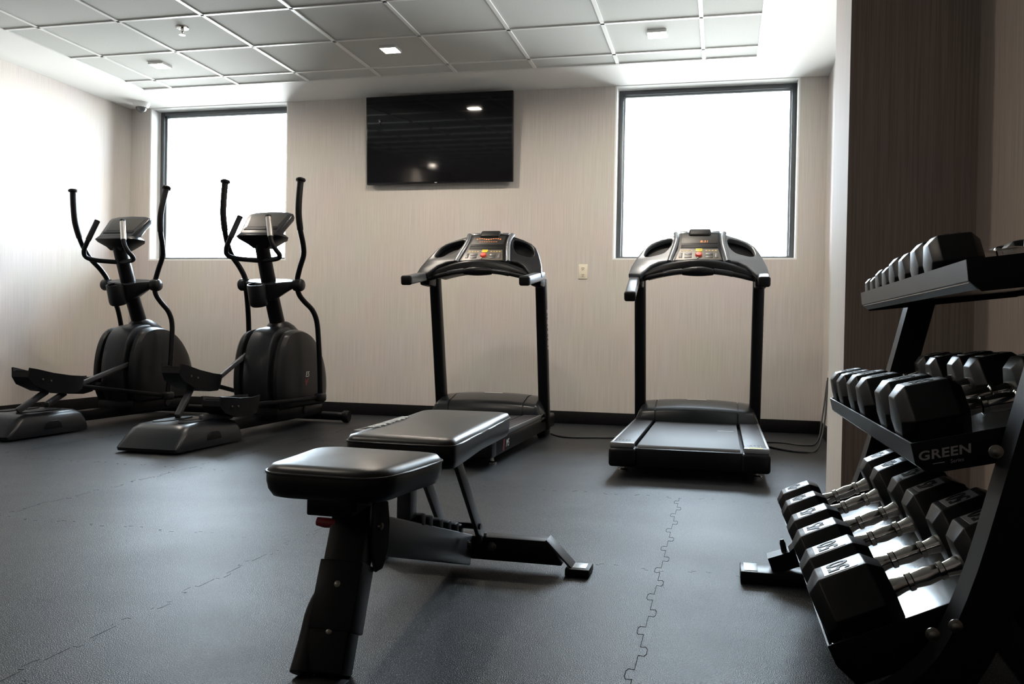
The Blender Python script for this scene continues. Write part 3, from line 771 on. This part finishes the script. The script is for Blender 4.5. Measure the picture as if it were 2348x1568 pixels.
for i in range(15):
    y = -4.74 + i * .021; x = 3.541 - (y + 4.74) * .065
    for k in range(2 + i % 2):
        m.box((bx(x) - .012 + k * .010, by(y), .4575), (bx(x) - .006 + k * .010 + random.random() * .004, by(y) + .010 + random.random() * .007, .4602))
m.build('lettering', M['print'], back, smooth=0, label='pale worn lettering along the edge of the pad')
MB().bar((bx(3.655), by(-5.19), .352), (bx(3.655), by(-4.93), .352), .085, .035, .004).build('seat_bracket', M['steel'], B)
MB().box((bx(3.590), by(-5.20), .325), (bx(3.69), by(-5.0), .366), .004).build('seat_bracket', M['steel'], B)
MB().box((bx(3.60), by(-4.85), .362), (bx(3.70), by(-4.15), .380), .004).build('backrest_bracket', M['steel'], B)
# front leg: rectangular tube leaning towards the foot
LEGUP = (0, 1, .33)
MB().bar((bx(3.655), by(-5.075), .350), (bx(3.655), by(-5.225), .010), .086, .064, .006, LEGUP).build('front_leg', M['steel'], B)
MB().bar((bx(3.655), by(-5.133), .215), (bx(3.655), by(-5.190), .085), .096, .072, .004, LEGUP).build('leg_sleeve', M['steel'], B)
for x, y, z in ((3.656, -5.145, .195), (3.655, -5.180, .108)):
    MB().lathe([(0, -.004), (.0115, -.004), (.0115, .002), (.0070, .003), (.0070, .008), (.003, .010), (0, .010)], frame((bx(x), by(y - .034), z - .014), (1, 0, 0), (0, .40, .92)), 16).build('bolt', M['zinc'], B)
pts = [(bx(3.642), by(-5.150), .160), (bx(3.622), by(-5.163), .150), (bx(3.610), by(-5.180), .118), (bx(3.608), by(-5.205), .070), (bx(3.608), by(-5.245), .014)]
MB().tube(spline(pts, 5), .025, 14).build('transport_handle', M['rubber'], B, 60)
MB().box((bx(3.600), by(-5.295), 0), (bx(3.712), by(-5.240), .012), .004).build('rubber_foot', M['rubber'], B)
# adjustment plate and red pull pin
pl = [(-.022, .068), (.014, .066), (.024, .02), (.026, -.04), (.014, -.082), (-.004, -.088), (-.020, -.03)]
MB().plate(pl, .012, frame((bx(3.712), by(-5.100), .278), (.55, 1, 0), (0, -.2, 1)), (), .002).build('adjustment_plate', M['steel_grey'], B)
MB().lathe([(0, 0), (.008, 0), (.008, .006), (0, .008)], frame((bx(3.7155), by(-5.108), .292), (.2, 1, 0), (0, -.2, 1)), 12).build('bolt', M['zinc'], B)
MB().tube([(bx(3.625), by(-5.125), .295), (bx(3.598), by(-5.125), .295), (bx(3.580), by(-5.125), .297)], [.010, .0115, .010], 12).build('pull_pin', M['pin'], B, 60, label='red pull pin')
# sloping beam with ladder stops
bm_ = MB().bar((bx(3.655), by(-5.06), .262), (bx(3.668), by(-4.32), .052), .064, .090, .005).build('main_beam', M['steel_grey'], B)
for f in (.42, .50, .62, .72, .82, .88):
    y = -5.06 + f * .74; z = .262 - f * .210 + .047
    MB().box((bx(3.665) - .027, by(y) - .018, z - .012), (bx(3.665) + .027, by(y) + .018, z + .024), .006).build('ladder_stop', M['rubber'], bm_)
MB().bar((bx(3.66), by(-4.79), .24), (bx(3.66), by(-4.79), .372), .036, .05, .003, (0, 1, 0)).build('hinge_post', M['steel_grey'], B)
for x in (3.735, 3.625):
    MB().bar((bx(x), by(-4.62), .372), (bx(x), by(-4.352), .098), .012, .040, .002).build('backrest_strut', M['steel_grey'], B)
MB().tube([(bx(3.615), by(-4.395), .142), (bx(3.745), by(-4.395), .142)], .009, 10).build('cross_rod', M['steel'], B)
for x in (3.612, 3.747): MB().lathe([(0, 0), (.009, 0), (.008, .007), (0, .008)], frame((bx(x), by(-4.36), .108), (0, 1 if x > 3.7 else -1, 0), (0, 0, 1)), 10).build('bolt', M['zinc'], B)
# rear stabiliser with sloping end plates and feet
MB().box((bx(3.43), by(-4.325), .026), (bx(3.975), by(-4.265), .096), .003, 2, None, lambda v: (v.x * (1 if v.z > .06 else 1.0) + (0 if abs(v.x) < .2 else (-.045 if v.z > .06 else 0) * (1 if v.x > 0 else -1)), v.y, v.z)).build('rear_stabiliser', M['steel'], B)
for s in (-1, 1):
    c = bx(3.705)
    MB().bar((c + s * .222, by(-4.295), .099), (c + s * .300, by(-4.295), .022), .072, .006, .001).build('end_plate', M['steel_grey'], B)
    f_ = MB().box((c + s * .318 - .036, by(-4.340), .0), (c + s * .318 + .036, by(-4.250), .024), .004).build('rubber_foot', M['rubber'], B)
    MB().box((c + s * .322 - .020, by(-4.325), .0235), (c + s * .322 + .020, by(-4.268), .0255), .001).build('foot_plate', M['alu_light'], f_)
MB().lathe([(0, 0), (.014, 0), (.014, .002), (.009, .003), (.009, .009), (0, .011)], frame((bx(3.762), by(-4.3255), .068), (1, 0, 0), (0, 0, 1)), 14).build('bolt', M['zinc'], B)
MB().lathe([(0, 0), (.012, 0), (.012, .002), (.008, .003), (.008, .008), (0, .010)], frame((bx(3.706), by(-4.39), .085), (0, 1, 0), (0, 0, 1)), 14).build('bolt', M['zinc'], B)

# ------------------------------------------------------------------ dumbbell rack
RY0, RY1 = -4.25, -5.33
RK = thing('dumbbell_rack', 'black three tier dumbbell rack against the wall beside the pillar', 'dumbbell rack', (4.85, -4.79, 0))
rx = lambda x: x - 4.85
ry = lambda y: y + 4.79
SH = {'top': (4.798, .842, 6.5), 'mid': (4.722, .544, 13), 'low': (4.602, .202, 25)}
DEP = .393
def shelf_frame(k):
    x, z, a = SH[k]; a = R(a)
    return frame((x, 0, z), (math.cos(a), 0, math.sin(a)), (0, 1, 0))       # local x up the slope, y along the rack, z normal
TRAY = -.034
for k in ('top', 'mid', 'low'):
    F = Matrix.Translation((-4.85, 4.79, 0)) @ shelf_frame(k)
    sh = MB().box((.002, RY1 + .004, TRAY - .004), (DEP, RY0 - .004, TRAY), 0, 2, F).build('shelf_tray', M['tray'], RK, smooth=0)
    MB().loft([[(a, y, b_) for a, b_ in ((0, 0), (.003, 0), (.003, -.031), (.016, -.046), (.016, -.049), (.013, -.049), (0, -.034))] for y in (RY1, RY0)], True, F).build('front_lip', M['lip'], sh, 20)
    MB().box((DEP - .004, RY1, -.052), (DEP, RY0, .03), .001, 1, F).build('back_lip', M['steel'], sh)
    hh_ = -.053 if k != 'low' else -.075
    for y in (RY0, RY1):
        s = 1 if y == RY0 else -1
        MB().plate([(.018, hh_), (DEP, hh_), (DEP, .004), (0, 0), (0, -.034)], .004, F @ frame((0, y + s * .002, 0), (1, 0, 0), (0, 0, 1)), (), .0005).build('end_plate', M['steel'], sh)
    if k == 'mid':
        m = MB().text('GREEN', .0205, .0004, F @ frame((.046, RY1 - .0046, -.0235), (1, 0, 0), (0, 0, 1)) @ Matrix.Scale(1.22, 4, (1, 0, 0)), .15, 1.05, .0005)
        m.box((.026, RY1 - .005, -.0385), (.044, RY1 - .0042, -.0372), 0, 2, F)
        m.text('Series', .0085, .0004, F @ frame((.062, RY1 - .0046, -.0385), (1, 0, 0), (0, 0, 1)), .25)
        m.build('lettering', M['print_grey'], sh, smooth=0, label='grey GREEN Series lettering on the end plate')
# uprights with feet
for (y, w_, dx, far) in ((-4.203, .066, 0, 1), (-5.378, .066, -.012, 0)):
    path = [(4.572, .050), (4.66, .090), (4.775, .185), (4.835, .31), (4.890, .52), (4.957, .80), (4.968, .845)]
    pp = spline([(rx(a + dx), ry(y), b_) for a, b_ in path], 4)
    rg = []
    for i, p in enumerate(pp):
        tg = (pp[min(i + 1, len(pp) - 1)] - pp[max(i - 1, 0)]).normalized(); n_ = V((tg.z, 0, -tg.x)); hw_ = .033 if i > 3 else .024
        rg.append([p - n_ * hw_ + V((0, -w_ / 2, 0)), p - n_ * hw_ + V((0, w_ / 2, 0)), p + n_ * hw_ + V((0, w_ / 2, 0)), p + n_ * hw_ + V((0, -w_ / 2, 0))])
    MB().loft(rg).build('upright', M['steel'], RK, 20)
    ft = MB().box((rx(4.488 + dx), ry(y - .055), 0), (rx(5.06 + dx), ry(y + .055), .036), .003).build('floor_foot', M['steel'], RK)
    MB().box((rx(4.498 + dx), ry(y - .043), .0355), (rx(4.536 + dx), ry(y + .043), .0375), .0005).build('foot_plate', M['alu_light'], ft)
    kb = MB().tube([(rx(4.612 + dx), ry(y), .085), (rx(4.606 + dx), ry(y), .112), (rx(4.603 + dx), ry(y), .124)], [.0085, .0085, .005], 10).build('knob', M['plastic'], RK)
    MB().bar((rx(4.835 + dx), ry(y), .30), (rx(5.04 + dx), ry(y), .036), .05, .05, .004, (0, 1, 0)).build('rear_brace', M['steel'], RK)
    if not far:
        for (x, z) in ((4.826, .546), (4.744, .262), (4.776, .278)):
            MB().lathe([(0, 0), (.0105, 0), (.0105, .002), (.0065, .003), (.0065, .007), (.003, .009), (0, .009)], frame((rx(x), ry(y - w_ / 2 - .0005), z), (1, 0, 0), (0, 0, 1)), 14).build('bolt', M['zinc'], RK)

# ------------------------------------------------------------------ dumbbells
MESH = {}
def hex_ring(x, w_, k):
    rr_ = w_ / math.sqrt(3) * k
    return [(x, rr_ * math.cos(R(a)), w_ / 2 + rr_ * math.sin(R(a))) for a in range(0, 360, 60)]
def dumbbell(k, y, lb, w_, hl_, gap, label, first=True):
    """hex dumbbell lying on shelf k, its handle running up the slope"""
    F = shelf_frame(k)
    t = thing('dumbbell', label, 'dumbbell', (0, 0, 0), 0, {'top': 'dumbbells on the top shelf', 'mid': 'dumbbells on the middle shelf', 'low': 'dumbbells on the bottom shelf'}[k])
    t.matrix_world = F @ Matrix.Translation((.006, y, TRAY + .0002))
    ch = hl_ * .18
    key = lb
    if key not in MESH:
        ms = []
        m = MB().loft([hex_ring(0, w_, .70), hex_ring(ch, w_, 1), hex_ring(hl_ - ch, w_, 1), hex_ring(hl_, w_, .70)])
        hd = m.build('head', M['hex'], None, 20)
        b = bmesh.new(); b.from_mesh(hd.data); bmesh.ops.bevel(b, geom=b.edges[:], offset=.0022, segments=2, profile=.5, affect='EDGES'); b.to_mesh(hd.data); b.free()
        hd.data.polygons.foreach_set('use_smooth', [True] * len(hd.data.polygons)); hd.data.set_sharp_from_angle(angle=R(30))
        g = gap; c = w_ / 2; r0 = .0125
        prof_ = [(0, -.012), (r0 + .003, -.012), (r0 + .004, .004), (r0 + .001, .018), (r0, .026), (r0 + .0035, .028), (r0 + .0035, .036), (r0 + .001, .038)]
        prof_ += [(r0 + .0035, g / 2), (r0 + .001, g - .038), (r0 + .0035, g - .036), (r0 + .0035, g - .028), (r0, g - .026), (r0 + .001, g - .018), (r0 + .004, g - .004), (r0 + .003, g + .012), (0, g + .012)]
        hn = MB().lathe(prof_, frame((hl_, 0, c), (0, 1, 0), (0, 0, 1)), 20).build('handle', M['chrome'], None, 40)
        pw = w_ / math.sqrt(3) * .84; pc = hl_ / 2
        pl_ = MB().box((pc - hl_ * .225, -pw / 2, w_ - .0005), (pc + hl_ * .225, pw / 2, w_ + .0008), .0004, 1).build('number_plate', M['numplate'], None)
        nt_ = MB().text(str(lb), min(pw * .84, hl_ * .50), .0006, frame((pc, 0, w_ + .0012), (0, 1, 0), (-1, 0, 0)), 0, 1.0, .0007).build('number', M['rubber'], None, smooth=0)
        MESH[key] = (hd.data, hn.data, pl_.data, nt_.data)
        for o in (hd, hn, pl_, nt_): bpy.data.objects.remove(o)
    hd, hn, pl_, nt_ = MESH[key]
    def add(name, me, parent, dx=0, label=None):
        o = bpy.data.objects.new(name, me); COL.objects.link(o); o.parent = parent; o.location.x = dx
        if label: o['label'] = label
        return o
    for dx in (0, hl_ + gap):
        h_ = add('head', hd, t, dx)
        add('number_plate', pl_, h_); add('number', nt_, h_, 0, 'raised number %d' % lb)
    add('handle', hn, t, 0, 'chrome handle')
    return t
ORD = ['first', 'second', 'third', 'fourth', 'fifth', 'sixth', 'seventh', 'eighth']
LOW = [(-5.257, 50), (-5.106, 50), (-4.908, 45), (-4.746, 45), (-4.54, 40), (-4.375, 40)]
MID = [(-5.205, 35), (-5.058, 35), (-4.80, 30), (-4.655, 30), (-4.455, 25), (-4.325, 25)]
TOP = [(-5.04, 20), (-4.92, 20), (-4.79, 15), (-4.675, 15), (-4.575, 10), (-4.48, 10), (-4.392, 5), (-4.31, 5)]
DIM = {50: (.128, .130, .118), 45: (.124, .122, .118), 40: (.120, .114, .118), 35: (.118, .112, .120), 30: (.112, .104, .122), 25: (.106, .098, .122),
       20: (.100, .092, .122), 15: (.092, .082, .124), 10: (.080, .074, .124), 5: (.068, .060, .124)}
for kk, lst, nm in (('low', LOW, 'bottom'), ('mid', MID, 'middle'), ('top', TOP, 'top')):
    for i, (y, lb) in enumerate(lst):
        w_, hl_, gp = DIM[lb]
        if kk == 'low': lab = 'black hex dumbbell with chrome handle, %s from the camera end of the bottom rack shelf' % ORD[i]
        elif kk == 'mid': lab = 'black hex dumbbell, %s from the lettered end of the middle rack shelf' % ORD[i]
        else: lab = 'black hex dumbbell, %s from the big end of the top rack shelf' % ORD[i]
        dumbbell(kk, y, lb, w_, hl_, gp, lab)
# ------------------------------------------------------------------ camera, light, render look
cam = bpy.data.cameras.new('camera'); co = bpy.data.objects.new('camera', cam); COL.objects.link(co)
cam.sensor_width = 36; cam.lens = 1999.2 / 2348 * 36; cam.clip_start = .02
yaw, pitch, roll = -.2359, -.0102, .0186
fw = V((math.sin(yaw) * math.cos(pitch), math.cos(yaw) * math.cos(pitch), math.sin(pitch)))
rt = V((math.cos(yaw), -math.sin(yaw), 0)); up = rt.cross(fw)
r2 = rt * math.cos(roll) + up * math.sin(roll); u2 = up * math.cos(roll) - rt * math.sin(roll)
mx = Matrix.Identity(4)
for i, a in enumerate((r2, u2, -fw)): mx[0][i], mx[1][i], mx[2][i] = a
mx.translation = V((4.421, -6.8576, .7109))
co.matrix_world = mx; SC.camera = co

w = bpy.data.worlds.new('sky'); SC.world = w; w.use_nodes = True
nt = w.node_tree; N, L = nt.nodes, nt.links; bg = N['Background']
tc = N.new('ShaderNodeTexCoord'); sx = N.new('ShaderNodeSeparateXYZ'); L.new(tc.outputs['Generated'], sx.inputs[0])
cr = N.new('ShaderNodeValToRGB'); e = cr.color_ramp.elements      # pale sunlit ground towards a bright horizon, overcast sky above
e[0].position = .22; e[0].color = (.07, .07, .07, 1); e[1].position = .54; e[1].color = (.385, .45, .515, 1)
for p_, c_ in ((.40, (.40, .41, .41, 1)), (.48, (.62, .64, .65, 1))):
    q_ = e.new(p_); q_.color = c_
ma = N.new('ShaderNodeMath'); ma.operation = 'MULTIPLY_ADD'; ma.inputs[1].default_value = .5; ma.inputs[2].default_value = .5
L.new(sx.outputs['Z'], ma.inputs[0]); L.new(ma.outputs[0], cr.inputs['Fac']); L.new(cr.outputs['Color'], bg.inputs['Color'])
bg.inputs['Strength'].default_value = 44.0
for nm, wd in (('sky_portal_1', W1), ('sky_portal_2', W2)):
    l = bpy.data.lights.new(nm, 'AREA'); l.shape = 'RECTANGLE'; l.size = wd[1] - wd[0]; l.size_y = wd[3] - wd[2]
    l.cycles.is_portal = True
    o = bpy.data.objects.new(nm, l); COL.objects.link(o); o['kind'] = 'helper'
    o.location = ((wd[0] + wd[1]) / 2, .24, (wd[2] + wd[3]) / 2); o.rotation_euler = (R(-90), 0, 0)

SC.view_settings.view_transform = 'Standard'; SC.view_settings.look = 'None'
SC.view_settings.gamma = 1; SC.view_settings.use_curve_mapping = False; SC.view_settings.exposure = 0.95
SC.cycles.use_denoising = True
SC.cycles.max_bounces = 10; SC.cycles.diffuse_bounces = 6; SC.cycles.glossy_bounces = 4
SC.cycles.transparent_max_bounces = 8; SC.cycles.caustics_reflective = False
SC.cycles.sample_clamp_indirect = 6
